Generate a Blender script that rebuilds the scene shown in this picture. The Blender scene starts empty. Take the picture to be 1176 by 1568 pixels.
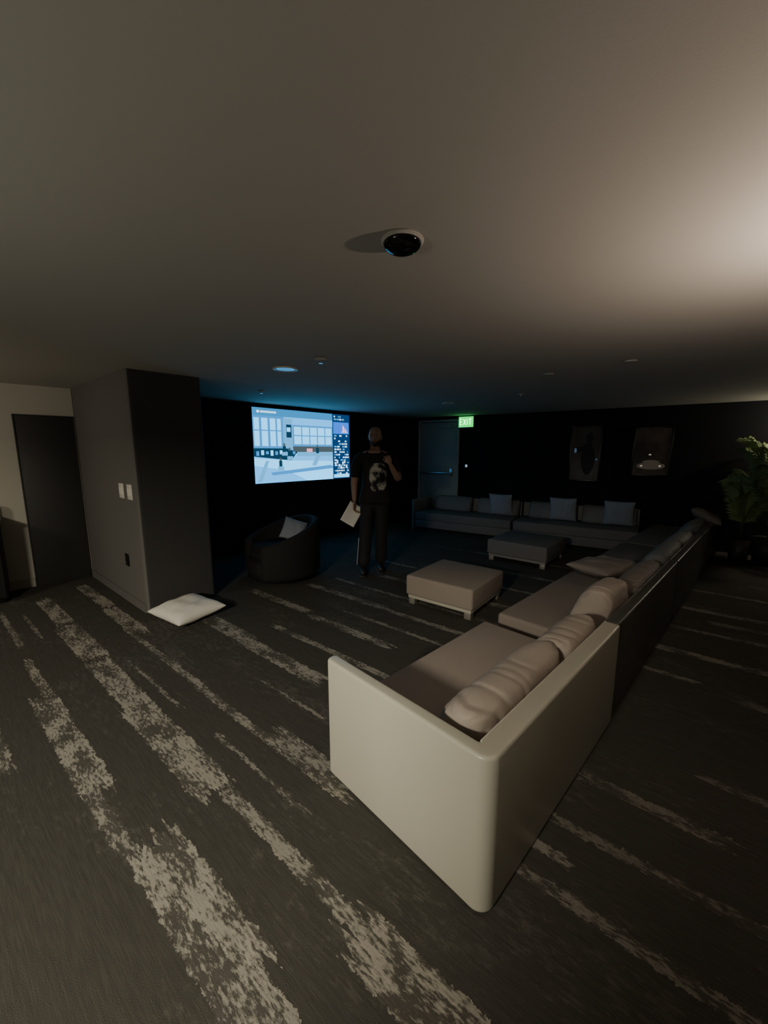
import bpy, bmesh, math, random
from math import radians, sin, cos, pi
from mathutils import Vector, Matrix, noise
random.seed(7)
D = bpy.data
COL = bpy.context.scene.collection
CEIL = 2.34

# ---------------------------------------------------------------- helpers
def mat(name, color=(.5,.5,.5), rough=.6, spec=.5, emit=None, estr=0, metal=0, bump=0, bscale=200, var=0, vscale=5, coat=0):
    m = D.materials.new(name); m.use_nodes = True
    nt = m.node_tree; b = nt.nodes['Principled BSDF']
    b.inputs['Base Color'].default_value = (*color,1)
    b.inputs['Roughness'].default_value = rough
    b.inputs['Metallic'].default_value = metal
    b.inputs['Specular IOR Level'].default_value = spec
    if coat:
        b.inputs['Coat Weight'].default_value = coat; b.inputs['Coat Roughness'].default_value = .3
    if emit:
        b.inputs['Emission Color'].default_value = (*emit,1)
        b.inputs['Emission Strength'].default_value = estr
    tc = None
    if bump or var:
        tc = nt.nodes.new('ShaderNodeTexCoord')
    if bump:
        n = nt.nodes.new('ShaderNodeTexNoise'); n.inputs['Scale'].default_value = bscale; n.inputs['Detail'].default_value=4
        nt.links.new(tc.outputs['Object'], n.inputs['Vector'])
        bp = nt.nodes.new('ShaderNodeBump'); bp.inputs['Strength'].default_value = bump; bp.inputs['Distance'].default_value=.004
        nt.links.new(n.outputs['Fac'], bp.inputs['Height']); nt.links.new(bp.outputs['Normal'], b.inputs['Normal'])
    if var:
        n = nt.nodes.new('ShaderNodeTexNoise'); n.inputs['Scale'].default_value = vscale; n.inputs['Detail'].default_value=5
        nt.links.new(tc.outputs['Object'], n.inputs['Vector'])
        mx = nt.nodes.new('ShaderNodeMix'); mx.data_type='RGBA'
        mx.inputs['A'].default_value = (*[c*(1-var) for c in color],1)
        mx.inputs['B'].default_value = (*[min(1,c*(1+var)) for c in color],1)
        nt.links.new(n.outputs['Fac'], mx.inputs['Factor']); nt.links.new(mx.outputs['Result'], b.inputs['Base Color'])
    return m

def empty(name, loc=(0,0,0), rz=0):
    e = D.objects.new(name, None); e.location = loc; e.rotation_euler = (0,0,rz); e.empty_display_size=.1
    COL.objects.link(e); return e

def link(me, name, m=None, parent=None, loc=None, rot=None, smooth=False):
    o = D.objects.new(name, me); COL.objects.link(o)
    if m:
        for mm in (m if isinstance(m,(list,tuple)) else [m]): me.materials.append(mm)
    if parent: o.parent = parent
    if loc is not None: o.location = loc
    if rot is not None: o.rotation_euler = rot
    if smooth:
        for p in me.polygons: p.use_smooth = True
    return o

def bm_obj(bm, name, m=None, parent=None, loc=None, rot=None, smooth=False):
    bmesh.ops.recalc_face_normals(bm, faces=bm.faces)
    me = D.meshes.new(name); bm.to_mesh(me); bm.free()
    return link(me, name, m, parent, loc, rot, smooth)

def add_box(bm, x0,x1,y0,y1,z0,z1, mi=0):
    vs = [bm.verts.new((x,y,z)) for z in (z0,z1) for y in (y0,y1) for x in (x0,x1)]
    for f in ((0,1,3,2),(4,6,7,5),(0,4,5,1),(2,3,7,6),(0,2,6,4),(1,5,7,3)):
        fa = bm.faces.new([vs[i] for i in f]); fa.material_index = mi

def box(name, x0,x1,y0,y1,z0,z1, m, parent=None, bev=0, seg=3, loc=None, rot=None):
    bm = bmesh.new(); add_box(bm,x0,x1,y0,y1,z0,z1)
    if bev:
        bmesh.ops.bevel(bm, geom=bm.edges[:], offset=bev, segments=seg, profile=.5, affect='EDGES')
    return bm_obj(bm, name, m, parent, loc, rot, smooth=bool(bev))

def poly_prism(name, pts, z0, z1, m, parent=None, bev=0, seg=4, smooth=True):
    bm = bmesh.new()
    vs = [bm.verts.new((x,y,z0)) for x,y in pts]
    f = bm.faces.new(vs)
    r = bmesh.ops.extrude_face_region(bm, geom=[f])
    for v in r['geom']:
        if isinstance(v, bmesh.types.BMVert): v.co.z = z1
    o = bm_obj(bm, name, m, parent, smooth=smooth)
    if bev:
        md = o.modifiers.new('bev','BEVEL'); md.width=bev; md.segments=seg; md.limit_method='ANGLE'; md.angle_limit=radians(50)
    return o

def arc(cx,cy,r,a0,a1,n=8):
    return [(cx+r*cos(radians(a0+(a1-a0)*i/n)), cy+r*sin(radians(a0+(a1-a0)*i/n))) for i in range(n+1)]

def cyl(name, r, z0, z1, m, parent=None, loc=None, n=48, bev=0, r2=None):
    bm = bmesh.new()
    bmesh.ops.create_cone(bm, cap_ends=True, segments=n, radius1=r, radius2=r2 if r2 is not None else r, depth=z1-z0, matrix=Matrix.Translation((0,0,(z0+z1)/2)))
    if bev:
        ed = [e for e in bm.edges if abs(e.verts[0].co.z-e.verts[1].co.z)<1e-5]
        bmesh.ops.bevel(bm, geom=ed, offset=bev, segments=3, affect='EDGES')
    return bm_obj(bm, name, m, parent, loc, smooth=bool(bev))

def pillow(name, w, h, t, m, parent=None, loc=(0,0,0), rot=(0,0,0), seed=0, wr=.012, nexp=3.0, round_=.06, N=44):
    """soft cushion lying in local XY, thickness along Z"""
    bm = bmesh.new()
    def P(u,v,s):
        k = 1 - round_*(1-abs(v)**2)*abs(u)**2
        k2 = 1 - round_*(1-abs(u)**2)*abs(v)**2
        x = u*w/2*k; y = v*h/2*k2
        f = max(0,(1-abs(u)**nexp))**.5*max(0,(1-abs(v)**nexp))**.5
        z = s*t/2*f
        nz = noise.noise(Vector((x*7+seed*3.1, y*7, seed)))*wr*1.4 + noise.noise(Vector((x*16+y*6+seed, y*5-x*4, seed+5)))*wr
        edge = (1-max(abs(u),abs(v))**6)
        return (x, y, z + nz*edge)
    g = {}
    for s in (1,-1):
        for i in range(N+1):
            for j in range(N+1):
                u = sin((2*i/N-1)*pi/2)*.5+(2*i/N-1)*.5; v = sin((2*j/N-1)*pi/2)*.5+(2*j/N-1)*.5
                if s==-1 and (i in (0,N) or j in (0,N)): g[(s,i,j)] = g[(1,i,j)]
                else: g[(s,i,j)] = bm.verts.new(P(u,v,s))
    for s in (1,-1):
        for i in range(N):
            for j in range(N):
                q=[g[(s,i,j)],g[(s,i+1,j)],g[(s,i+1,j+1)],g[(s,i,j+1)]]
                if s==-1: q.reverse()
                try: bm.faces.new(q)
                except ValueError: pass
    return bm_obj(bm, name, m, parent, loc, rot, smooth=True)

def bolster(name, L, H, T, m, parent, loc, seed=0, wr=.008):
    """long soft back cushion: x along L, y thickness, z height; bottom at z=0"""
    bm = bmesh.new(); NU, NV = 110, 56
    rings=[]
    for i in range(NU+1):
        u = -1+2*i/NU
        u = sin(u*pi/2)*.6+u*.4
        e = max(0.0, 1-abs(u)**9)**.5
        ring=[]
        for j in range(NV):
            a = 2*pi*j/NV
            ca,sa = cos(a),sin(a)
            px = math.copysign(abs(ca)**.8, ca); pz = math.copysign(abs(sa)**.62, sa)
            lean = .045*pz
            x = u*L/2
            y = px*T/2*(1.0-.20*max(0,pz))*max(e,.03)
            z = pz*H/2*(.72+.28*e)
            soft = noise.noise(Vector((x*3.2+seed*5, a*.6, seed)))*wr*1.6
            fold = abs(noise.noise(Vector((x*7+z*10+seed*3, z*3-x*3, seed+2))))
            fold = -max(0,.14-fold)*wr*10*(.35+.65*abs(u)**1.5)
            gather = noise.noise(Vector((u*2.5, a*3.6, seed+9)))*wr*2.2*abs(u)**5
            d = (soft+fold+gather)*max(e,.2)
            L_=max(1e-4,math.hypot(y,z))
            ring.append(bm.verts.new((x, y*(1+d/L_) - lean, H/2+z*(1+d/L_))))
        rings.append(ring)
    for i in range(NU):
        for j in range(NV):
            bm.faces.new((rings[i][j],rings[i][(j+1)%NV],rings[i+1][(j+1)%NV],rings[i+1][j]))
    bm.faces.new(rings[0]); bm.faces.new(rings[-1])
    return bm_obj(bm, name, m, parent, loc, smooth=True)

def ellipsoid(bm, c, r, seg=20, mi=0, rot=None):
    M = Matrix.Translation(c) @ (rot.to_4x4() if rot else Matrix()) @ Matrix.Diagonal((*r,1))
    res = bmesh.ops.create_uvsphere(bm, u_segments=seg, v_segments=max(8,seg//2+2), radius=1, matrix=M)
    for v in res['verts']:
        for f in v.link_faces: f.material_index = mi

# ---------------------------------------------------------------- materials
M_ceil = mat('ceiling_paint',(.50,.485,.435),.9,.15,bump=.05,bscale=140)
M_wall = mat('wall_paint_beige',(.46,.435,.375),.8,.2,bump=.05,bscale=120)
M_dark = mat('wall_paint_charcoal',(.012,.012,.014),.75,.2,bump=.05,bscale=120)
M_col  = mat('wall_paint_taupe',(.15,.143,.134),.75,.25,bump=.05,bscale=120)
M_col2 = mat('column_paint_shaded',(.055,.054,.053),.75,.25,bump=.05,bscale=120)  # column paint darkened for the right face, its shade put into the colour
M_base = mat('baseboard_rubber',(.34,.32,.27),.6)
M_door = mat('door_dark_paint',(.025,.024,.023),.5)
M_exdoor = mat('door_grey_paint',(.38,.41,.39),.5)
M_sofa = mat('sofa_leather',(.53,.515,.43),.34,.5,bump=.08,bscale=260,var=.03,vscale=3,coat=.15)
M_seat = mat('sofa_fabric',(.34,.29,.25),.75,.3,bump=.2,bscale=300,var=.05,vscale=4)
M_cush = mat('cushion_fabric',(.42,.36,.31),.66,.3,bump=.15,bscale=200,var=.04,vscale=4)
M_sofa2= mat('sofa_leather_dimmed',(.24,.235,.23),.5,.4,bump=.08,bscale=260)  # darker copy of the sofa leather, paints in the dimness at the back
M_seat2= mat('sofa_fabric_dimmed',(.16,.155,.155),.75,.3,bump=.2,bscale=300)  # seat fabric darkened the same way for the unlit far pieces
M_cush2= mat('cushion_fabric_dimmed',(.20,.20,.20),.7,.3,bump=.15,bscale=200)  # cushion fabric with the far-end shade put into its colour
M_foot = mat('furniture_foot',(.45,.42,.36),.4,metal=.6)
M_black= mat('black_plastic',(.01,.01,.01),.25)
M_under= mat('under_fabric',(.015,.014,.013),.9)
M_pil  = mat('pillow_white',(.82,.79,.72),.8,.2,bump=.2,bscale=300)
M_pilg = mat('pillow_greyblue',(.30,.34,.40),.8,.2,bump=.2,bscale=300)
M_chair= mat('armchair_fabric',(.022,.021,.021),.85,.2,bump=.3,bscale=250)
M_white= mat('white_plastic',(.75,.73,.68),.4)
M_metal= mat('brushed_metal',(.5,.5,.5),.3,metal=1)

# carpet -------------------------------------------------------------
def carpet():
    m = D.materials.new('carpet_plank'); m.use_nodes=True
    nt=m.node_tree; N=nt.nodes; L=nt.links; bs=N['Principled BSDF']
    bs.inputs['Roughness'].default_value=.95; bs.inputs['Specular IOR Level'].default_value=.1
    geo=N.new('ShaderNodeNewGeometry')
    def dot(v):
        n=N.new('ShaderNodeVectorMath'); n.operation='DOT_PRODUCT'; L.new(geo.outputs['Position'],n.inputs[0]); n.inputs[1].default_value=v
        return n.outputs['Value']
    def mth(op,a,b=None,c=None,clamp=False):
        n=N.new('ShaderNodeMath'); n.operation=op; n.use_clamp=clamp
        for i,x in enumerate((a,b,c)):
            if x is None: continue
            if isinstance(x,(int,float)): n.inputs[i].default_value=x
            else: L.new(x,n.inputs[i])
        return n.outputs[0]
    def nz(a,b,sa,sb,z=0,detail=2,rough=.5):
        c=N.new('ShaderNodeCombineXYZ'); L.new(mth('MULTIPLY',a,sa),c.inputs[0]); L.new(mth('MULTIPLY',b,sb),c.inputs[1]); c.inputs[2].default_value=z
        n=N.new('ShaderNodeTexNoise'); n.inputs['Scale'].default_value=1; n.inputs['Detail'].default_value=detail; n.inputs['Roughness'].default_value=rough
        L.new(c.outputs[0],n.inputs['Vector']); return n.outputs['Fac']
    a=dot((.783,-.622,0)); b=dot((.622,.783,0))
    rag=nz(a,b,20,10,1.3,4,.8); rag2=nz(a,b,2,60,4.1,1)
    br=mth('ADD',b,mth('MULTIPLY',mth('SUBTRACT',rag,.5),.07))
    ar=mth('ADD',a,mth('MULTIPLY',mth('SUBTRACT',rag2,.5),.30))
    # (a0, a1, b centre, width, tone) of each light stripe woven in the planks; low tones on the right paint in shade
    R=[(-5.4,-4.45,.81,.13,1),(-4.4,-3.5,.79,.17,1),(-3.45,-2.6,.775,.15,1),(-2.6,-1.62,.76,.17,1),(-1.6,-.6,.79,.06,.9),(-.75,.5,.775,.16,1),
       (-5.6,-4.6,1.20,.11,1),(-4.55,-3.7,1.18,.13,1),(-3.9,-2.5,1.12,.045,.9),(-2.5,-1.1,1.11,.05,.9),(-1.75,-1.1,1.165,.12,.9),
       (-3.55,-2.8,1.70,.15,1),(-2.85,-1.9,1.67,.13,1),(-3.85,-2.9,2.40,.10,.9),(-2.8,-1.8,2.36,.09,.9),(-2.9,-1.4,2.0,.06,.9),(-3.5,-2.4,2.95,.09,.8),(-2.4,-1.3,2.93,.06,.8),(-3.4,0.2,3.30,.05,.6),
       (-2.6,-.9,2.65,.04,.8),(-3.0,1,3.75,.09,.7),(-3.6,1.5,4.3,.06,.7),(-2.5,1.5,4.9,.09,.6),(-3,1.5,5.6,.06,.6),
       (-3.9,-3.2,.44,.05,.9),(-3.2,-2.05,.41,.13,1),(-2.2,-1.62,.385,.06,.9),(-1.6,-.9,.47,.19,1),(-.95,.5,.45,.15,.9),(-4,-2.55,.14,.09,.8),(-5.3,-4.2,.46,.04,.7),
       (-.5,.35,1.31,.05,.6),(-.3,.28,1.94,.07,.5),(-.35,.7,1.62,.05,.45),(.2,1.6,2.3,.06,.4),(.4,1.4,1.3,.09,.45),(.6,2,2.75,.08,.4),(.9,2,1.98,.05,.4),
       (.4,2.4,3.2,.09,.4),(.8,2.4,3.8,.07,.4),(.3,2.2,4.6,.08,.4),(-.9,.3,.15,.1,.6),(-1.2,-.2,1.45,.05,.7),(-5.0,-4.3,.60,.025,.7),(-3.3,-2.4,.93,.02,.7),(-2.0,-1.2,.95,.025,.8),(-2.2,-1.6,1.42,.02,.8)]
    acc=None
    for a0,a1,bc,w,tn in R:
        m1=mth('COMPARE',ar,(a0+a1)/2,(a1-a0)/2); m2=mth('COMPARE',br,bc,w/2)
        p=mth('MULTIPLY',mth('MULTIPLY',m1,m2),tn)
        acc=p if acc is None else mth('MAXIMUM',acc,p)
    # broken short dashes inside each light stripe
    d1=nz(a,b,30,95,7.7,2,.7); d2=nz(a,b,5,11,2.2,3)
    th=mth('ADD',d1,mth('MULTIPLY',mth('SUBTRACT',d2,.5),.95))
    dis=mth('MULTIPLY',mth('SUBTRACT',th,.42),6,clamp=True)
    dis=mth('ADD',mth('MULTIPLY',dis,.85),.08)
    fac=mth('MULTIPLY',acc,dis)
    d3=nz(a,b,16,42,11.7,3,.8); d4=nz(a,b,1.3,3.2,5.5,3)
    sc=mth('MULTIPLY',mth('SUBTRACT',mth('ADD',d3,mth('MULTIPLY',mth('SUBTRACT',d4,.5),.9)),.58),5,clamp=True)
    fac=mth('MAXIMUM',fac,mth('MULTIPLY',sc,.13))
    rib=nz(a,b,10,230,3.3,1)
    mx=N.new('ShaderNodeMix'); mx.data_type='RGBA'; mx.inputs['A'].default_value=(.064,.061,.053,1); mx.inputs['B'].default_value=(.34,.32,.275,1)
    L.new(fac,mx.inputs['Factor'])
    mx2=N.new('ShaderNodeMix'); mx2.data_type='RGBA'; mx2.blend_type='MULTIPLY'; mx2.inputs['Factor'].default_value=.6
    L.new(mx.outputs['Result'],mx2.inputs['A'])
    rr=N.new('ShaderNodeCombineColor')
    v=mth('ADD',mth('MULTIPLY',rib,1.1),.48)
    for i in range(3): L.new(v,rr.inputs[i])
    L.new(rr.outputs[0],mx2.inputs['B'])
    L.new(mx2.outputs['Result'],bs.inputs['Base Color'])
    bp=N.new('ShaderNodeBump'); bp.inputs['Strength'].default_value=.5; bp.inputs['Distance'].default_value=.004
    L.new(nz(a,b,300,300,1,2),bp.inputs['Height']); L.new(bp.outputs['Normal'],bs.inputs['Normal'])
    return m
M_carpet=carpet()

# ---------------------------------------------------------------- room shell
K=(.676,9.10); MR=(6.74,5.14); W3=(-1.2,-2.8); W2=(-3.2,-2.8); W1=(-6.0,2.73); CW=(-3.77,4.80)
TVW=(-2.98,5.18)
def wall(name,p,q,m,z0=0,z1=CEIL,th=.1,parent=None):
    d=Vector((q[0]-p[0],q[1]-p[1])); L=d.length; ang=math.atan2(d.y,d.x)
    return box(name,0,L,0,th,z0,z1,m,parent,loc=(p[0],p[1],0),rot=(0,0,ang))
bm=bmesh.new(); add_box(bm,-7,8,-4,11,-.1,0); floor=bm_obj(bm,'floor',M_carpet)
bm=bmesh.new(); add_box(bm,-7,8,-4,11,CEIL,CEIL+.1); bm_obj(bm,'ceiling',M_ceil)
wall('wall_back',K,MR,M_dark)
wall('wall_tv',TVW,K,M_dark)
wall('wall_right',MR,W3,M_dark)
wall('wall_rear',W3,W2,M_wall)
wall('wall_left',W2,W1,M_wall)
wall('wall_door_side',W1,CW,M_wall)
box('light_blocker_right',-1.22,1.05,-.72,-.60,0,CEIL,M_wall)  # unseen wall piece added to block the light behind the camera
box('light_blocker_left',-4.35,-3.3,-.72,-.60,0,CEIL,M_wall)  # left side of the same added, unseen light-blocking wall
box('light_blocker_header',-3.3,-1.22,-.72,-.60,1.98,CEIL,M_wall)  # unseen header added to cut the light off above a height
# column (pilaster) with rounded nose
Np=Vector((-2.34,3.62)); Ep=Vector((-1.88,4.10)); u=Vector((-.771,.636)); w=(Ep-Np).normalized()
Bk=Ep+u*1.85; Lf=Vector((-3.80,4.83))
r=.035
pts=[]
for i in range(7):
    t=i/6; A_=Np+u*r*1.2; B_=Np+w*r*1.2
    pts.append(tuple((A_*(1-t)**2+Np*2*t*(1-t)+B_*t*t)))
for i in range(7):
    t=i/6; A_=Ep-w*r; B_=Ep+u*r
    pts.append(tuple((A_*(1-t)**2+Ep*2*t*(1-t)+B_*t*t)))
pts+= [tuple(Bk), tuple(Lf)]
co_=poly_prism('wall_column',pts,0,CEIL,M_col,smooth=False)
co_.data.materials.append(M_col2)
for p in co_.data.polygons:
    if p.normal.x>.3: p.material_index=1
e_ang=math.atan2(-u.y,-u.x)
s0=Vector((-3.77,4.80)); 
bl=(Np-s0).length-.04
box('baseboard_column',0,bl,-.012,0,0,.09,M_col,loc=(s0.x,s0.y,0),rot=(0,0,e_ang))

# door wall details
dw=Vector((CW[0]-W1[0],CW[1]-W1[1])); dang=math.atan2(dw.y,dw.x); dlen=dw.length
dwu=dw.normalized()
sd=(Vector((-4.162,4.43))-Vector(W1)).dot(dwu)
door1=empty('door_1',(W1[0],W1[1],0),dang)
box('panel',sd,dlen-.015,-.022,-.002,0,2.0,M_door,door1,bev=.003)
box('frame_left',sd-.012,sd,-.03,0,0,2.012,M_door,door1)
box('frame_top',sd-.012,dlen-.01,-.03,0,2.0,2.012,M_door,door1)
box('baseboard_door_side',0,sd-.015,-.014,0,0,.10,M_base,loc=(W1[0],W1[1],0),rot=(0,0,dang))
cab=empty('storage_cabinet',(W1[0],W1[1],0),dang)
cx1=sd-.235
box('carcass',cx1-1.2,cx1,-.5,-.02,.06,.84,M_door,cab,bev=.006)
box('plinth',cx1-1.18,cx1-.02,-.46,-.03,0,.06,M_black,cab)
box('counter_top',cx1-1.22,cx1+.015,-.52,-.02,.84,.875,M_metal,cab,bev=.004)
for i in range(3):
    box('door_leaf_%d'%(i+1),cx1-1.19+i*.4,cx1-.81+i*.4,-.52,-.5,.08,.82,M_chair,cab,bev=.004)
    box('handle_%d'%(i+1),cx1-.86+i*.4,cx1-.845+i*.4,-.545,-.52,.5,.7,M_metal,cab,bev=.003)
jar=empty('glass_jar',(W1[0]+dwu.x*(cx1-.07)+dwu.y*.12,W1[1]+dwu.y*(cx1-.07)-dwu.x*.12,.875))
cyl('body',.05,0,.13,M_white,jar,bev=.01); cyl('lid',.045,.13,.15,M_metal,jar,bev=.005)

fa=empty('light_switch',(Np.x,Np.y,0),math.atan2(-u.y,-u.x))
for i,(a,mm) in enumerate(((-.17,M_white),(-.40,M_white))):
    box('plate_%d'%(i+1),a-.065,a+.065,-.008,.0,1.13,1.28,mm,fa,bev=.003)
    for k in (-.03,.03):
        box('rocker_%d_%d'%(i+1,1 if k<0 else 2),a+k-.017,a+k+.017,-.013,-.006,1.17,1.24,M_pil,fa,bev=.002)
ou=empty('wall_outlet',(Np.x,Np.y,0),math.atan2(-u.y,-u.x))
box('plate',-.50,-.40,-.008,0,.41,.54,M_black,ou,bev=.003)
for z in (.45,.50):
    box('socket_%d'%int(z*1000),-.467,-.433,-.011,-.007,z-.014,z+.014,M_chair,ou,bev=.002)

# ---------------------------------------------------------------- TV
tvx=Vector((-2.04,6.10)); tv=empty('wall_television',(tvx.x,tvx.y,0),radians(47))
TW,TH,TZ=2.01,1.19,1.085
box('bezel',-.012,TW+.012,.0,.055,TZ-.012,TZ+TH+.012,M_black,tv,bev=.004)
def emat(name,c,s=1.0):
    m=D.materials.new(name); m.use_nodes=True; nt=m.node_tree; nt.nodes.remove(nt.nodes['Principled BSDF'])
    e=nt.nodes.new('ShaderNodeEmission'); e.inputs[0].default_value=(*c,1); e.inputs[1].default_value=s
    nt.links.new(e.outputs[0],nt.nodes['Material Output'].inputs[0]); return m
TS=2.8
cols={'pale':(.10,.53,.98),'mid':(.018,.15,.38),'dark':(.004,.02,.04),'navy':(.002,.02,.07),'bar':(.012,.13,.30),'white':(.55,.82,1.0),'grey':(.05,.23,.46),'blue':(.01,.10,.5),'wood':(.03,.045,.05),'red':(.5,.2,.25),'soft':(.05,.31,.70)}
names=list(cols); cm=[emat('screen_'+k,cols[k],TS) for k in names]
bm=bmesh.new(); layer=[0]
def quad(x0,y0,x1,y1,c,pts=None):
    layer[0]+=1; yy=-.0015-layer[0]*.00002
    P=pts or [(x0,y0),(x1,y0),(x1,y1),(x0,y1)]
    vs=[bm.verts.new((p[0]*TW,yy,TZ+p[1]*TH)) for p in P]
    f=bm.faces.new(vs); f.material_index=names.index(c)
quad(0,0,1,1,'soft')
quad(0,.90,.79,1,'bar'); quad(.04,.935,.06,.965,'white')
for i in range(12): quad(.07+i*.012,.938,.078+i*.012,.962,'white')
quad(0,0,0,0,'soft',[(0,.9),(.36,.9),(.30,.62),(0,.52)])
quad(0,.45,.28,.90,'mid')
for i,(a,b) in enumerate(((.01,.055),(.075,.13),(.15,.20),(.215,.25))): quad(a,.50,b,.87,'pale')
quad(0,.70,.27,.715,'mid')
quad(.27,.45,.36,.88,'grey'); quad(.30,.62,.35,.80,'dark'); quad(.305,.70,.34,.76,'pale')
quad(.36,.50,.79,.80,'mid'); quad(.36,.80,.79,.90,'soft')
for i in range(5):
    for j in range(2): quad(.375+i*.083,.53+j*.13,.447+i*.083,.645+j*.13,'pale')
quad(.36,.40,.79,.50,'wood'); quad(.50,.41,.56,.47,'red'); quad(.40,.36,.79,.42,'grey')
quad(0,0,0,0,'dark',[(0,.36),(.34,.30),(.40,.42),(.30,.47),(0,.47)])
for i in range(9): quad(.02+i*.042,.37+.01*(i%3),.045+i*.042,.43+.012*(i%2),'pale' if i%2 else 'mid')
quad(0,0,0,0,'pale',[(0,0),(.79,0),(.79,.28),(.36,.30),(0,.34)])
quad(0,0,0,0,'soft',[(.0,.0),(.5,.0),(.3,.16),(.0,.24)])
quad(0,0,0,0,'mid',[(.14,.14),(.76,.22),(.79,.20),(.79,.17),(.16,.10)])
quad(0,0,0,0,'grey',[(.02,.02),(.10,.30),(.13,.30),(.06,.02)])
quad(0,0,0,0,'grey',[(.55,.22),(.62,.42),(.66,.42),(.60,.22)])
for (x,y) in ((.26,.42),(.31,.36),(.60,.40),(.22,.22)):
    quad(x,y,x+.03,y+.08,'dark'); quad(x+.006,y+.08,x+.024,y+.12,'wood'); quad(x-.01,y-.05,x+.045,y,'grey')
quad(.79,0,1,1,'navy')
quad(.80,.70,.99,.88,'blue')
for i in range(7): quad(.90+i*.011,.72,.907+i*.011,.74+.02*((i*5)%6),'red' if i%2 else 'white')
rs=random.Random(3)
y=.965
while y>.05:
    if not .69<y<.89:
        x=.81
        while x<.97:
            ww=rs.uniform(.008,.03)
            if rs.random()<.6: quad(x,y-.012,min(x+ww,.985),y+.010,'white' if rs.random()<.6 else 'grey')
            x+=ww+.008
    y-=.042
for k in range(7):
    x=.815+k*.022; quad(x,.20+.05*sin(k*1.7),x+.016,.24+.05*sin(k*1.7),'white')
quad(.80,.015,.99,.07,'pale')
me=D.meshes.new('screen'); bm.to_mesh(me); bm.free()
link(me,'screen',cm,tv)

# ---------------------------------------------------------------- back wall things
kd=(Vector(MR)-Vector(K)); bang=math.atan2(kd.y,kd.x); kn=kd.normalized()
BW=Vector(K)+kn*((Vector((1.16,8.77))-Vector(K)).dot(kn))
def bwe(name): return empty(name,(BW.x,BW.y,0),bang)
dr=bwe('door_2')
box('slab',-.36,.50,-.03,-.005,.0,2.22,M_exdoor,dr,bev=.004)
for n,(a,b,c,d) in {'jamb_left':(-.42,-.37,0,2.28),'jamb_right':(.51,.56,0,2.28),'head':(-.37,.51,2.23,2.28)}.items():
    box(n,a,b,-.06,0,c,d,M_exdoor,dr,bev=.003)
box('push_bar',-.30,.44,-.10,-.06,1.10,1.14,M_metal,dr,bev=.008)
box('bar_mount_left',-.30,-.24,-.07,-.03,1.08,1.16,M_exdoor,dr,bev=.004)
box('bar_mount_right',.37,.44,-.07,-.03,1.05,1.22,M_metal,dr,bev=.004)
box('closer',.1,.4,-.08,-.03,2.10,2.16,M_exdoor,dr,bev=.005)
ex=bwe('exit_sign')
M_exit=mat('exit_green',(.0,.2,.08),.5,emit=(.0,1.0,.12),estr=1.5)
M_exw=mat('exit_letters',(.5,1,.6),.5,emit=(.30,1,.42),estr=6)
box('housing',.56,.90,-.09,-.03,2.09,2.325,M_metal,ex,bev=.006)
box('face',.57,.89,-.094,-.09,2.10,2.315,M_exit,ex)
bm=bmesh.new()
def seg(x0,z0,x1,z1,t=.014):
    d=Vector((x1-x0,z1-z0)).normalized(); n=Vector((-d.y,d.x))*t/2
    vs=[bm.verts.new((x,-.0955,z)) for x,z in ((x0+n.x,z0+n.y),(x1+n.x,z1+n.y),(x1-n.x,z1-n.y),(x0-n.x,z0-n.y))]
    bm.faces.new(vs)
zb,zt=2.15,2.265
seg(.60,zb,.60,zt);[seg(.60,z,.645,z) for z in (zb,(zb+zt)/2,zt)]
seg(.675,zb,.725,zt);seg(.725,zb,.675,zt);seg(.76,zb,.76,zt);seg(.82,zb,.82,zt);seg(.79,zt,.85,zt)
bm_obj(bm,'letters',M_exw,ex)
cr=bwe('card_reader')
M_led=mat('reader_led',(.2,.4,.5),.4,emit=(.5,.8,1),estr=.8)
box('body',.70,.78,-.03,0,1.20,1.33,M_black,cr,bev=.005); box('led',.725,.765,-.033,-.03,1.26,1.31,M_led,cr,bev=.001)
def artmat(name,c1,c2,sc,seed):
    m=D.materials.new(name); m.use_nodes=True; nt=m.node_tree; b=nt.nodes['Principled BSDF']; b.inputs['Roughness'].default_value=.35
    tc=nt.nodes.new('ShaderNodeTexCoord'); mp=nt.nodes.new('ShaderNodeMapping'); mp.inputs['Location'].default_value=(seed,seed*2,0)
    n=nt.nodes.new('ShaderNodeTexNoise'); n.inputs['Scale'].default_value=sc; n.inputs['Detail'].default_value=6
    cr=nt.nodes.new('ShaderNodeValToRGB'); cr.color_ramp.elements[0].position=.42; cr.color_ramp.elements[0].color=(*c1,1); cr.color_ramp.elements[1].position=.68; cr.color_ramp.elements[1].color=(*c2,1)
    nt.links.new(tc.outputs['Object'],mp.inputs[0]); nt.links.new(mp.outputs[0],n.inputs[0]); nt.links.new(n.outputs['Fac'],cr.inputs[0]); nt.links.new(cr.outputs[0],b.inputs['Base Color'])
    return m
A1=artmat('art_portrait',(.006,.006,.008),(.022,.025,.03),5.5,3); A2=artmat('art_sepia',(.016,.011,.008),(.085,.055,.04),3.0,8)
M_artl=mat('art_highlight',(.20,.16,.12),.6,emit=(1,.85,.65),estr=.02)
M_artl2=mat('art_small_lamp',(.5,.42,.32),.5,emit=(1,.85,.65),estr=.25)
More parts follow.
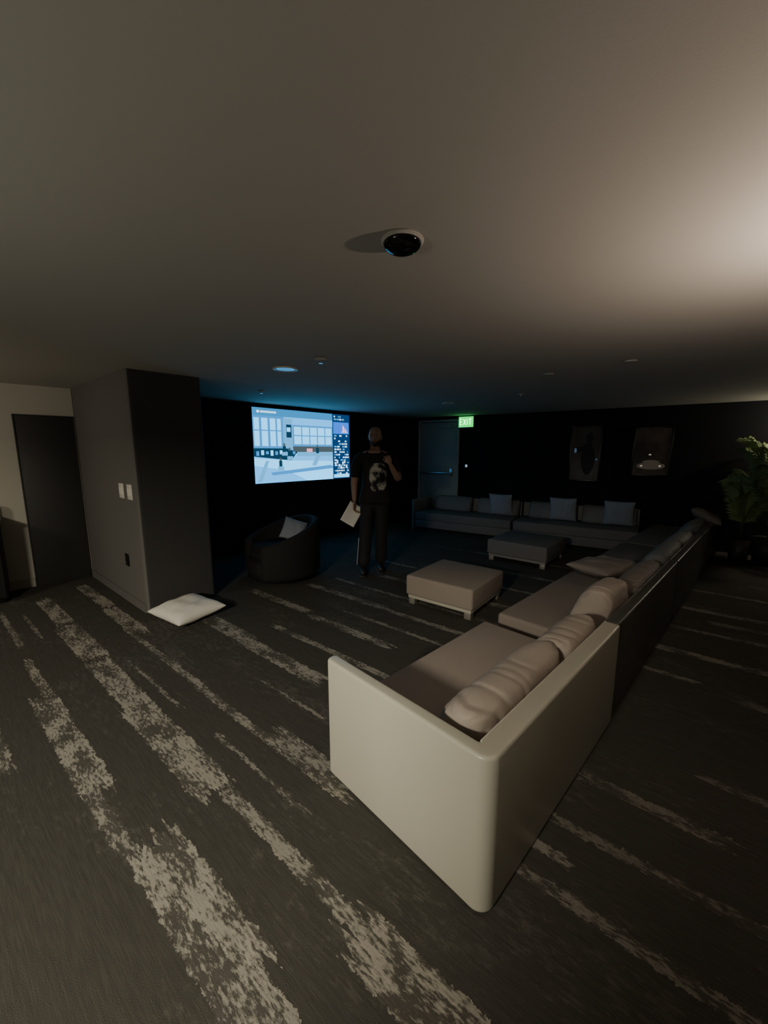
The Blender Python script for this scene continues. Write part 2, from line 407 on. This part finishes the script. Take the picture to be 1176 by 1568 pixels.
def art(name,x0,x1,z0,z1,am,kind):
    e=bwe(name)
    box('canvas',x0+.02,x1-.02,-.03,-.012,z0+.02,z1-.02,am,e)
    for n,(a,b,c,d) in {'frame_left':(x0,x0+.025,z0,z1),'frame_right':(x1-.025,x1,z0,z1),'frame_top':(x0,x1,z1-.025,z1),'frame_bottom':(x0,x1,z0,z0+.025)}.items():
        box(n,a,b,-.04,-.0,c,d,M_black,e,bev=.003)
    bm=bmesh.new(); cx=(x0+x1)/2
    if kind==1:
        ellipsoid(bm,(cx+.06,-.0301,z0+.80),(.06,.001,.085)); ellipsoid(bm,(cx+.05,-.0301,z0+.42),(.11,.001,.30)); ellipsoid(bm,(cx-.08,-.0301,z0+.58),(.10,.001,.05))
        bm_obj(bm,'portrait_figure',mat('portrait_paint',(.022,.022,.026),.6,var=.9,vscale=11),e,smooth=True)
        bm=bmesh.new(); ellipsoid(bm,(cx-.16,-.033,z0+.56),(.02,.002,.045)); ellipsoid(bm,(cx+.19,-.033,z0+.40),(.012,.002,.02)); bm_obj(bm,'portrait_highlight',mat('portrait_blue',(.3,.4,.5),.5,emit=(.3,.6,.9),estr=.10),e,smooth=True)
    else:
        ellipsoid(bm,(cx,-.031,z0+.17),(.20,.0015,.06)); ellipsoid(bm,(cx,-.031,z0+.24),(.12,.0015,.03)); bm_obj(bm,'painted_car',M_artl,e,smooth=True)
        bm=bmesh.new(); ellipsoid(bm,(cx-.13,-.033,z0+.17),(.018,.002,.015)); ellipsoid(bm,(cx+.13,-.033,z0+.17),(.018,.002,.015)); ellipsoid(bm,(cx-.02,-.033,z0+.36),(.02,.002,.012)); bm_obj(bm,'painted_lights',M_artl2,e,smooth=True)
art('framed_portrait',2.757,3.267,1.05,2.05,A1,1)
art('framed_artwork',3.74,4.29,1.18,2.0,A2,2)

# ---------------------------------------------------------------- sofas
HB=.618
SA=radians(44.4)
sofa=empty('sectional_sofa',(.342,1.080,0),SA)
def module(e,tag,x0,x1,arm0=False,arm1=False,D_=.89,hb=HB,ta=.062,tb=.085,ms=None,mt=None,s0=None,y0=0):
    ms=ms or M_sofa; mt=mt or M_seat
    pts=[]
    R_=.058
    if arm0:
        pts+=arc(x0+R_,y0+R_,R_,180,270,12)
    else: pts+=arc(x0+.015,y0+.015,.015,180,270,3)
    if arm1: pts+=arc(x1-R_,y0+R_,R_,270,360,12)
    else: pts+=arc(x1-.015,y0+.015,.015,270,360,3)
    if arm1:
        pts+=arc(x1-.025,D_-.025,.025,0,90,4)+arc(x1-ta+.025,D_-.025,.025,90,180,4)+[(x1-ta,tb)]
    else: pts+=[(x1,tb)]
    if arm0:
        pts+=[(x0+ta,tb)]+arc(x0+ta-.025,D_-.025,.025,0,90,4)+arc(x0+.025,D_-.025,.025,90,180,4)
    else: pts+=[(x0,tb)]
    poly_prism('shell_'+tag,pts,.004,hb,ms,e,bev=.022,seg=5)
    sx0=x0+(ta+.004 if arm0 else .004); sx1=x1-(ta+.004 if arm1 else .004)
    if s0: sx0=s0
    box('seat_'+tag,sx0,sx1,tb+.003,D_-.02,.20,.365,mt,e,bev=.028,seg=5)
    box('seat_base_'+tag,sx0,sx1,tb+.003,D_-.035,.05,.205,mt,e,bev=.008)
    box('plinth_'+tag,sx0+.03,sx1-.03,tb+.02,D_-.1,.0,.06,M_under,e)
    box('piping_'+tag,x0+(ta if arm0 else .01),x1-(ta if arm1 else .01),tb-.012,tb-.004,hb-.006,hb+.004,ms,e,bev=.003)
M_leb=mat('sofa_leather_shaded',(.085,.082,.075),.36,.5,bump=.08,bscale=260)  # sofa leather darkened to paint in shadow on the farther backs
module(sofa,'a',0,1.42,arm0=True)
module(sofa,'b',1.44,3.27,ms=M_leb,mt=mat('sofa_fabric_half_dimmed',(.24,.205,.18),.75,.3,bump=.2,bscale=300),s0=1.60,y0=.012,hb=.61)  # seat fabric is a partly darkened copy, painting the fade into shade
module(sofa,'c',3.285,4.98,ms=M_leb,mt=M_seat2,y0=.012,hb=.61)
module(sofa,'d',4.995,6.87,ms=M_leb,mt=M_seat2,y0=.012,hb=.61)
bolster('back_cushion_1',.80,.30,.25,M_cush,sofa,(.51,.235,.35),1)
bolster('back_cushion_2',.50,.29,.24,M_cush,sofa,(1.15,.225,.355),2)
bolster('back_cushion_3',.44,.35,.26,M_cush,sofa,(1.88,.24,.355),3,wr=.012)
M_cm=mat('cushion_fabric_half_dimmed',(.26,.225,.20),.7,.3,bump=.15,bscale=200)  # cushion fabric partly darkened, the fall-off of light painted in
bolster('back_cushion_4',1.0,.27,.24,M_cm,sofa,(2.68,.22,.355),4)
bolster('back_cushion_5',.80,.29,.24,M_cush2,sofa,(3.75,.22,.355),5)
bolster('back_cushion_6',.80,.29,.24,M_cush2,sofa,(4.55,.22,.355),6)
bolster('back_cushion_7',.80,.31,.24,M_cush2,sofa,(5.6,.22,.355),7)
pillow('loose_pillow_1',.70,.44,.15,M_cm,sofa,(3.30,.60,.43),(0,.05,-.25),11,wr=.014)
pillow('loose_pillow_2',.5,.4,.15,M_cm,sofa,(6.2,.13,.66),(.5,.1,.1),12,wr=.014)
row=empty('back_row',(5.2,5.92,0),radians(147))
row.parent=sofa; row.matrix_parent_inverse=(Matrix.Translation((.342,1.080,0))@Matrix.Rotation(SA,4,'Z')).inverted()
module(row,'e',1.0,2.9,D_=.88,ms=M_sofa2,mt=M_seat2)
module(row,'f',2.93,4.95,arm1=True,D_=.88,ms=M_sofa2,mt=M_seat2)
for i,q in enumerate((1.45,2.35,3.35,4.3)):
    bolster('row_cushion_%d'%(i+1),.82,.31,.24,M_cush2,row,(q,.22,.355),20+i)
for i,(q,f) in enumerate(((3.25,.40),(2.15,.40),(1.30,.42))):
    pillow('square_pillow_%d'%(i+1),.44,.44,.15,M_pilg,row,(q,f,.58),(radians(72),0,0),30+i,wr=.006)

def ottoman(name,near,ang,W=.76,m1=None,m2=None):
    m1=m1 or M_seat; m2=m2 or M_sofa
    e=empty(name,(near[0],near[1],0),ang)
    box('cushion',-W,0,0,W+.02,.10,.315,m1,e,bev=.025,seg=5)
    box('base_frame',-W+.02,-.02,.02,W,.065,.11,m2,e,bev=.006)
    for i,(x,y) in enumerate(((-W+.06,.06),(-.06,.06),(-W+.06,W-.04),(-.06,W-.04))):
        box('foot_%d'%(i+1),x-.035,x+.035,y-.035,y+.035,0,.07,M_foot,e,bev=.005)
ottoman('ottoman',(.828,3.43),radians(-38))
ottoman('ottoman',(2.19,5.02),radians(-40),.86,M_seat2,M_sofa2)

# ---------------------------------------------------------------- barrel chair
ch=empty('barrel_armchair',(-1.32,4.80,0),0)
bm=bmesh.new(); n=60; backaz=radians(35); half=radians(138)
Rr=.49
rings=[]
for i in range(n+1):
    t=-1+2*i/n; az=backaz+t*half
    h=.50+.26*(cos(t*pi/2)**1.3 if abs(t)<1 else 0)
    th=.10; ro=Rr; ri=Rr-th
    cr_=[]
    zs=[(ro-.03,.06),(ro,.12),(ro+.005,h*.6),(ro,h-.05),(ro-.015,h-.015),(ro-th/2,h),(ri+.015,h-.015),(ri,h-.05),(ri,.12),(ri,.06)]
    for rr_,z in zs: cr_.append(bm.verts.new((rr_*cos(az),rr_*sin(az),z)))
    rings.append(cr_)
for i in range(n):
    for j in range(10):
        bm.faces.new((rings[i][j],rings[i][(j+1)%10],rings[i+1][(j+1)%10],rings[i+1][j]))
bm.faces.new(rings[0]); bm.faces.new(rings[-1])
bm_obj(bm,'shell',M_chair,ch,smooth=True)
cyl('seat_cushion',.385,.26,.43,M_chair,ch,bev=.04); cyl('seat_base',.42,.05,.27,M_chair,ch,bev=.01); cyl('swivel_plinth',.28,0,.05,M_black,ch)
pillow('throw_pillow',.30,.30,.11,M_pilg,ch,(.16,.05,.60),(radians(55),radians(20),radians(10)),41,wr=.006)

pillow('floor_pillow',.56,.48,.16,M_pil,None,(-1.92,3.56,.083),(radians(3),0,radians(-33)),51,wr=.010,round_=.09)

# ---------------------------------------------------------------- ceiling fixtures
dc=empty('dome_camera',(.065,1.50,CEIL))
cyl('mount_ring',.074,-.012,0,M_ceil,dc,bev=.004,r2=.078)
bm=bmesh.new(); bmesh.ops.create_uvsphere(bm,u_segments=40,v_segments=20,radius=.068)
for v in bm.verts: v.co.z=min(v.co.z,0)*.46-.012
bmesh.ops.remove_doubles(bm,verts=bm.verts,dist=1e-5)
bm_obj(bm,'smoked_dome',mat('smoked_dome',(.004,.004,.004),.1,.5),dc,smooth=True)
def downlight(loc,r,m2):
    e=empty('recessed_downlight',(loc[0],loc[1],CEIL))
    bm=bmesh.new(); n=40
    prof=[(r,0),(r,-.006),(r*.9,-.010),(r*.8,-.006),(r*.72,-.001)]
    rg=[[bm.verts.new((q*cos(2*pi*i/n),q*sin(2*pi*i/n),z)) for q,z in prof] for i in range(n)]
    for i in range(n):
        for j in range(4): bm.faces.new((rg[i][j],rg[i][j+1],rg[(i+1)%n][j+1],rg[(i+1)%n][j]))
    bm_obj(bm,'trim_ring',M_white,e,smooth=True)
    cyl('lens',r*.72,-.004,-.001,m2,e)
downlight((-.90,3.67),.115,M_metal)
downlight((1.0,6.2),.09,M_metal)
def sprinkler(loc,r=.045,name='fire_sprinkler'):
    e=empty(name,(loc[0],loc[1],CEIL))
    cyl('escutcheon',r,-.008,0,M_ceil,e,bev=.003); cyl('stem',.008,-.03,-.008,M_metal,e)
    cyl('deflector',.018,-.034,-.03,M_metal,e)
sprinkler((-.516,3.29),.055); sprinkler((-1.52,4.94)); sprinkler((1.79,5.21),.04)
for p in ((1.6,3.9),(2.05,3.35)):
    e=empty('ceiling_cover_plate',(p[0],p[1],CEIL)); cyl('base',.05,-.006,0,M_ceil,e,bev=.002)

# ---------------------------------------------------------------- plants
M_leaf=mat('palm_leaf',(.26,.34,.14),.5,.4,var=.3,vscale=6); M_stem=mat('palm_stem',(.10,.12,.04),.6); M_pot=mat('planter_ceramic',(.05,.05,.05),.5)
M_soil=mat('potting_soil',(.02,.015,.01),.95,bump=.5,bscale=60)
def palm(loc,H,seed,nf=14,spread=.55,pr=.18):
    rs=random.Random(seed); e=empty('potted_palm',(loc[0],loc[1],0))
    cyl('planter',pr*.72,0,.38,M_pot,e,bev=.015,r2=pr); cyl('soil',pr*.9,.36,.386,M_soil,e)
    bm=bmesh.new()
    for k in range(nf):
        az=2*pi*k/nf+rs.uniform(-.2,.2); L=H*rs.uniform(.7,1.0); out=spread*rs.uniform(.5,1)
        P=[]
        for i in range(15):
            t=i/14
            P.append(Vector((cos(az)*out*t**1.6, sin(az)*out*t**1.6, .36+(L-.36)*(t*1.25-.33*t**3)*.95)))
        for i in range(14):
            d=(P[i+1]-P[i]).normalized(); s=d.cross(Vector((0,0,1))); s=s.normalized() if s.length>.01 else Vector((1,0,0)); w_=.006*(1-i/16)+.002
            q=[P[i]-s*w_,P[i]+s*w_,P[i+1]+s*w_*.9,P[i+1]-s*w_*.9]
            f=bm.faces.new([bm.verts.new(x) for x in q]); f.material_index=1
            if i>=4:
                for sub in (0,.33,.66):
                    B=P[i].lerp(P[i+1],sub)
                    for sg in (-1,1):
                        ll=.26*(1-abs(i/14-.55)*1.1)*rs.uniform(.85,1.1)
                        dirv=(s*sg*.8+d*.75+Vector((0,0,-.25))).normalized()
                        nrm=dirv.cross(d).normalized(); sd_=dirv.cross(nrm).normalized()*.016
                        a=B; mid=B+dirv*ll*.5; tip=B+dirv*ll+Vector((0,0,-.05))
                        bm.faces.new([bm.verts.new(x) for x in (a,mid+sd_,tip,mid-sd_)])
    bm_obj(bm,'fronds',[M_leaf,M_stem],e)
palm((5.44,5.33),2.05,5,26,.50)
palm((5.04,5.32),1.5,6,12,.26,.13)

# ---------------------------------------------------------------- person
M_skin=mat('skin',(.33,.20,.145),.5,.4,var=.08,vscale=10)
M_pants=mat('black_trousers',(.012,.012,.014),.8); M_shoe=mat('shoe_black',(.02,.02,.02),.5)
M_hair=mat('beard_hair',(.06,.035,.02),.8,bump=.6,bscale=300)
M_stripe=mat('trouser_stripe',(.6,.6,.62),.6)
M_eye=mat('eye_white',(.6,.58,.55),.3); M_iris=mat('iris_dark',(.02,.015,.01),.2)
def shirtmat():
    m=mat('tshirt_black',(.012,.012,.013),.85); nt=m.node_tree; N=nt.nodes; L=nt.links; b=N['Principled BSDF']
    tc=N.new('ShaderNodeTexCoord'); sp=N.new('ShaderNodeSeparateXYZ'); L.new(tc.outputs['Object'],sp.inputs[0])
    def mth(op,a,b_=None,clamp=False):
        n=N.new('ShaderNodeMath'); n.operation=op; n.use_clamp=clamp
        for i,x in enumerate((a,b_)):
            if x is None: continue
            if isinstance(x,(int,float)): n.inputs[i].default_value=x
            else: L.new(x,n.inputs[i])
        return n.outputs[0]
    dx=mth('DIVIDE',mth('SUBTRACT',sp.outputs[0],.05),.11); dz=mth('DIVIDE',mth('SUBTRACT',sp.outputs[2],1.27),.18)
    rr=mth('ADD',mth('POWER',mth('ABSOLUTE',dx),3),mth('POWER',mth('ABSOLUTE',dz),3))
    ins=mth('LESS_THAN',rr,1); fr=mth('LESS_THAN',sp.outputs[1],0)
    n=N.new('ShaderNodeTexNoise'); n.inputs['Scale'].default_value=14; n.inputs['Detail'].default_value=4; L.new(tc.outputs['Object'],n.inputs[0])
    k=mth('MULTIPLY',mth('SUBTRACT',n.outputs['Fac'],.42),6,True)
    f=mth('MULTIPLY',mth('MULTIPLY',ins,fr),k)
    mx=N.new('ShaderNodeMix'); mx.data_type='RGBA'; mx.inputs['A'].default_value=(.012,.012,.013,1); mx.inputs['B'].default_value=(.50,.49,.42,1)
    L.new(f,mx.inputs['Factor']); L.new(mx.outputs['Result'],b.inputs['Base Color']); return m
M_shirt=shirtmat()

def skin_mesh(verts,edges,radii,root=0,sub=2):
    me=D.meshes.new('tmp'); me.from_pydata([v for v in verts],edges,[]); o=D.objects.new('tmp',me); COL.objects.link(o)
    sm=o.modifiers.new('skin','SKIN'); sm.use_smooth_shade=True
    sk=me.skin_vertices[0].data
    for i,r_ in enumerate(radii): sk[i].radius=(r_,r_) if not isinstance(r_,tuple) else r_; sk[i].use_root=(i==root)
    ss=o.modifiers.new('sub','SUBSURF'); ss.levels=sub; ss.render_levels=sub
    dg=bpy.context.evaluated_depsgraph_get(); dg.update()
    res=D.meshes.new_from_object(o.evaluated_get(dg)); D.objects.remove(o); D.meshes.remove(me)
    return res

PX,PY=-.125,4.98
man=empty('standing_man',(PX,PY,0),0)
V=[(0,0,1.0),(0,0,1.15),(.01,0,1.34),(.01,.0,1.50),(.01,-.01,1.60),(.01,-.02,1.70),
   (-.12,0,1.525),(-.205,0,1.49),(-.262,.02,1.19),(-.255,-.06,.95),
   (.14,0,1.525),(.225,0,1.49),(.315,-.07,1.23),(.20,-.22,1.44),
   (-.09,0,.93),(-.115,-.04,.52),(-.15,-.03,.10),
   (.095,0,.93),(.09,.02,.52),(.08,.12,.11)]
E=[(0,1),(1,2),(2,3),(3,4),(4,5),(3,6),(6,7),(7,8),(8,9),(3,10),(10,11),(11,12),(12,13),(0,14),(14,15),(15,16),(0,17),(17,18),(18,19)]
Rd=[.150,.148,.170,.120,.060,.060,.080,.068,.050,.031,.080,.068,.050,.031,.108,.072,.050,.108,.072,.050]
me=skin_mesh(V,E,Rd)
for v in me.vertices:
    if .85<v.co.z<1.57 and abs(v.co.x)<.2: v.co.y*=.80
while len(me.materials): me.materials.pop()
for mm in (M_skin,M_pants,M_shirt,M_stripe): me.materials.append(mm)
for p in me.polygons:
    c=p.center; p.use_smooth=True
    arm = (c.x<-.20 or c.x>.20 or c.y<-.16) and c.z>.85
    k=0
    if c.z<1.0 and not (arm and c.x<-.19): k=1
    elif c.z<1.57 and not arm: k=2
    elif 1.36<c.z<1.57 and c.y>-.09: k=2
    p.material_index=k
body=link(me,'body',None,man)
def shell(name,planes,keep,push,mi):
    bm=bmesh.new(); bm.from_mesh(me)
    for pc,pn in planes:
        bmesh.ops.bisect_plane(bm,geom=bm.verts[:]+bm.edges[:]+bm.faces[:],plane_co=pc,plane_no=pn)
    dele=[f for f in bm.faces if not keep(f.calc_center_median(),f)]
    bmesh.ops.delete(bm,geom=dele,context='FACES'); bm.normal_update()
    mv={v:v.normal*push(v.co) for v in bm.verts}
    for v,d in mv.items(): v.co+=d
    for f in bm.faces: f.material_index=mi(f) if callable(mi) else mi
    m2=D.meshes.new(name); bm.to_mesh(m2); bm.free()
    if not len(m2.materials):
        for mm in (M_skin,M_pants,M_shirt,M_stripe): m2.materials.append(mm)
    o=link(m2,name,None,man,smooth=True); so=o.modifiers.new('s','SOLIDIFY'); so.thickness=.003
    return o
rp=Vector((.282,-.045,1.315)); rn=Vector((.09,-.07,-.26)).normalized()
def kt(c,f):
    if c.z>1.572: return False
    if c.x<-.195: return c.z>1.27
    if c.x>.165 and c.y<-.085: return False
    if c.x>.19: return (c-rp).dot(rn)<0 and c.z>1.2
    return c.z>.93 and c.y>-.19
shell('t_shirt',[((0,0,.93),(0,0,1)),((0,0,1.572),(0,0,1)),((-.3,0,1.27),(0,0,1)),(tuple(rp),tuple(rn)),((-.195,0,0),(1,0,0)),((.19,0,0),(1,0,0))],kt,
      lambda v:.013+(.016*min(1,max(0,(1.2-v.z)/.2)))+(.012 if abs(v.x)>.22 else 0)+noise.noise(v*8)*.008,2)
shell('trousers',[((0,0,1.03),(0,0,1)),((0,0,.07),(0,0,1)),((0,0,.48),(0,0,1)),((-.19,0,0),(1,0,0))],
      lambda c,f:(.07<c.z<1.03 and c.x>-.21) or (.07<c.z<.7),
      lambda v:.012+.028*max(0,1-v.z/.6)+noise.noise(v*7)*.006,lambda f:1)
bm=bmesh.new()
rows=[]
for i in range(12):
    z=.12+.36*i/11; x=-.15+.035*(z-.10)/.42; rr_=.05+.022*(z-.1)/.42+.012+.028*max(0,1-z/.6)+.006
    rows.append([bm.verts.new((x+rr_*cos(radians(a)),-.03+rr_*sin(radians(a)),z)) for a in (195,203,211)])
for i in range(11):
    for j in range(2): bm.faces.new((rows[i][j],rows[i][j+1],rows[i+1][j+1],rows[i+1][j]))
bm_obj(bm,'trouser_stripe',M_stripe,man,smooth=True)
HC=Vector((.012,-.045,1.775))
bm=bmesh.new(); bmesh.ops.create_uvsphere(bm,u_segments=96,v_segments=72,radius=1)
for v in bm.verts:
    x,y,z=v.co
    sx=.078;sy=.098;sz=.125
    if z<0: sx*=1-.26*(-z)**1.4
    else:
        h_=math.hypot(x,y)
        if h_>1e-4:
            k=(max(0,1-abs(z)**2.7)**(1/2.7))/h_; x*=min(k,1.6); y*=min(k,1.6)
    ny=y*sy*(1-.12*max(0,-z)) ; nx=x*sx; nzz=z*sz
    if y<0 and z<0: ny-=.012*(-z)*(-y)*1.5
    if y<0:
        ny-=.028*math.exp(-((nx)/.013)**2-((nzz+.018)/.024)**2)
        ny-=.012*math.exp(-((nx)/.009)**2-((nzz-.010)/.025)**2)
        for s in (-1,1): ny+=.010*math.exp(-((nx-s*.031)/.016)**2-((nzz-.012)/.013)**2)
        ny-=.006*math.exp(-((nzz-.034)/.010)**2-(nx/.05)**2)
        ny-=.006*math.exp(-((nx)/.024)**2-((nzz+.058)/.008)**2)
    v.co=(nx,ny,nzz)
for f in bm.faces:
    c=f.calc_center_median()
    line=-.050+.55*max(0,abs(c.x)-.03)
    if c.z<line and c.y<.03 and not(abs(c.x)<.020 and -.064<c.z<-.052): f.material_index=1
for s in (-1,1):
    ellipsoid(bm,(s*.080,.008,-.005),(.010,.020,.033),16)
    ellipsoid(bm,(s*.031,-.079,.012),(.013,.012,.008),16,2)
    ellipsoid(bm,(s*.031,-.089,.012),(.005,.004,.006),12,3)
    ellipsoid(bm,(s*.031,-.088,.032),(.020,.006,.004),12,1)
bm_obj(bm,'head',[M_skin,M_hair,M_eye,M_iris],man,tuple(HC),(radians(6),radians(3),radians(-6)),smooth=True)
def hand(name,M,curl,thumb_side=1):
    bm=bmesh.new()
    ellipsoid(bm,(0,0,-.048),(.040,.016,.055),20); ellipsoid(bm,(0,0,-.005),(.024,.019,.035),16)
    for k,(x,L) in enumerate(((-.030,.070),(-.010,.080),(.010,.075),(.029,.058))):
        x*=-thumb_side
        p=Vector((x*.8,0,-.06)); ang=0; vs=[p]; 
        p=Vector((x,0,-.092)); vs.append(p)
        for j in range(3):
            ang+=curl*(1+.1*k); l=L*(.45,.32,.25)[j]
            p=p+Vector((x*.05,-sin(ang)*l,-cos(ang)*l)); vs.append(p)
        m_=skin_mesh([tuple(v) for v in vs],[(i,i+1) for i in range(4)],[.011,.0105,.0095,.0085,.007],0,1)
        bm.from_mesh(m_)
    t=thumb_side
    vs=[(t*.02,-.004,-.03),(t*.045,-.012,-.055),(t*.054,-.028,-.08),(t*.050,-.042,-.10)]
    m_=skin_mesh(vs,[(0,1),(1,2),(2,3)],[.014,.012,.010,.008],0,1); bm.from_mesh(m_)
    me=D.meshes.new(name); bm.to_mesh(me); bm.free(); me.materials.clear(); me.materials.append(M_skin)
    for p in me.polygons: p.use_smooth=True; p.material_index=0
    o=D.objects.new(name,me); COL.objects.link(o); o.parent=man; o.matrix_local=M; return o
hand('right_hand',Matrix.Translation((-.255,-.062,.945))@Matrix.Rotation(radians(-12),4,'X')@Matrix.Rotation(radians(70),4,'Z'),.55,1)
hand('left_hand',Matrix.Translation((.198,-.222,1.445))@Matrix.Rotation(radians(165),4,'X')@Matrix.Rotation(radians(20),4,'Y'),.75,-1)
def shoe(name,x,y,rz):
    m_=skin_mesh([(0,.06,.05),(0,0,.055),(0,-.10,.045),(0,-.19,.04)],[(0,1),(1,2),(2,3)],[.045,.05,.048,.036],0,2)
    for v in m_.vertices: v.co.z=max(v.co.z,.004)
    m_.materials.clear(); link(m_,name,M_shoe,man,(x,y,0),(0,0,rz),smooth=True)
    box(name+'_sole',x-.045,x+.045,y-.22,y+.10,0,.018,M_shoe,man,bev=.008)
shoe('left_shoe',.08,.12,0); shoe('right_shoe',-.15,-.03,0)
bm=bmesh.new(); n=10
for i in range(n+1):
    for j in range(n+1):
        X=(i/n-.5)*.20; Y=(j/n-.5)*.28
        bm.verts.new((X,.012*sin(i/n*3),Y))
bm.verts.ensure_lookup_table()
for i in range(n):
    for j in range(n): bm.faces.new([bm.verts[k] for k in (i*(n+1)+j,(i+1)*(n+1)+j,(i+1)*(n+1)+j+1,i*(n+1)+j+1)])
o=bm_obj(bm,'held_paper',mat('paper',(.85,.84,.8),.7),man,loc=(-.285,-.10,.80),rot=(radians(-15),radians(32),radians(10)),smooth=True); s=o.modifiers.new('s','SOLIDIFY'); s.thickness=.0015

# ---------------------------------------------------------------- lamps (off to the right) and lights
LZ=.10
tl=empty('torchiere_floor_lamp',(1.66,1.15,0))
cyl('base',.14,0,.02,M_black,tl,bev=.006); cyl('pole',.012,.02,1.74+LZ,M_black,tl)
bm=bmesh.new(); n=40
rg=[[bm.verts.new((q*cos(2*pi*i/n),q*sin(2*pi*i/n),zz+LZ)) for q,zz in ((.02,1.73),(.08,1.76),(.15,1.85),(.145,1.852),(.075,1.768),(.018,1.74))] for i in range(n)]
for i in range(n):
    for j in range(5): bm.faces.new((rg[i][j],rg[(i+1)%n][j],rg[(i+1)%n][j+1],rg[i][j+1]))
bm_obj(bm,'bowl_shade',M_black,tl,smooth=True)
def light(name,kind,loc,tgt,energy,color,**k):
    l=D.lights.new(name,kind); l.energy=energy; l.color=color
    for a,b in k.items(): setattr(l,a,b)
    o=D.objects.new(name,l); COL.objects.link(o); o.location=loc
    d=Vector(tgt)-Vector(loc); o.rotation_euler=d.to_track_quat('-Z','Y').to_euler(); return o
light('hallway_lamp','AREA',(-1.95,-1.35,2.15),(-.9,3,.2),140,(1,.92,.74),shape='RECTANGLE',size=.5,size_y=.3)
light('torchiere_bulb','POINT',(1.66,1.15,1.835+LZ),(1.66,1.15,2.34),40,(1,.80,.66),shadow_soft_size=.03)
light('ceiling_fill','AREA',(-1.9,-.1,1.3),(-1.7,.2,2.34),8,(1,.96,.84),shape='DISK',size=.6)  # added fill light aimed up at the ceiling, no lamp body there
light('left_wall_fill','AREA',(-4.3,1.7,1.9),(-4.35,4.3,.9),12,(1,.90,.72),shape='DISK',size=.3)  # added fill to brighten the left wall, out of view
light('corner_lamp','POINT',(6.15,5.10,2.05),(5.95,5.2,2.4),36,(1,.88,.70),shadow_soft_size=.05)
w=D.worlds.new('world'); bpy.context.scene.world=w; w.use_nodes=True
w.node_tree.nodes['Background'].inputs[0].default_value=(.5,.5,.55,1); w.node_tree.nodes['Background'].inputs[1].default_value=.0

# ---------------------------------------------------------------- camera
c=D.cameras.new('camera'); c.sensor_fit='HORIZONTAL'; c.sensor_width=36; c.lens=36*589/1176; c.clip_start=.02
co=D.objects.new('camera',c); COL.objects.link(co); co.location=(0,0,1.6); co.rotation_euler=(radians(81),0,0)
bpy.context.scene.camera=co
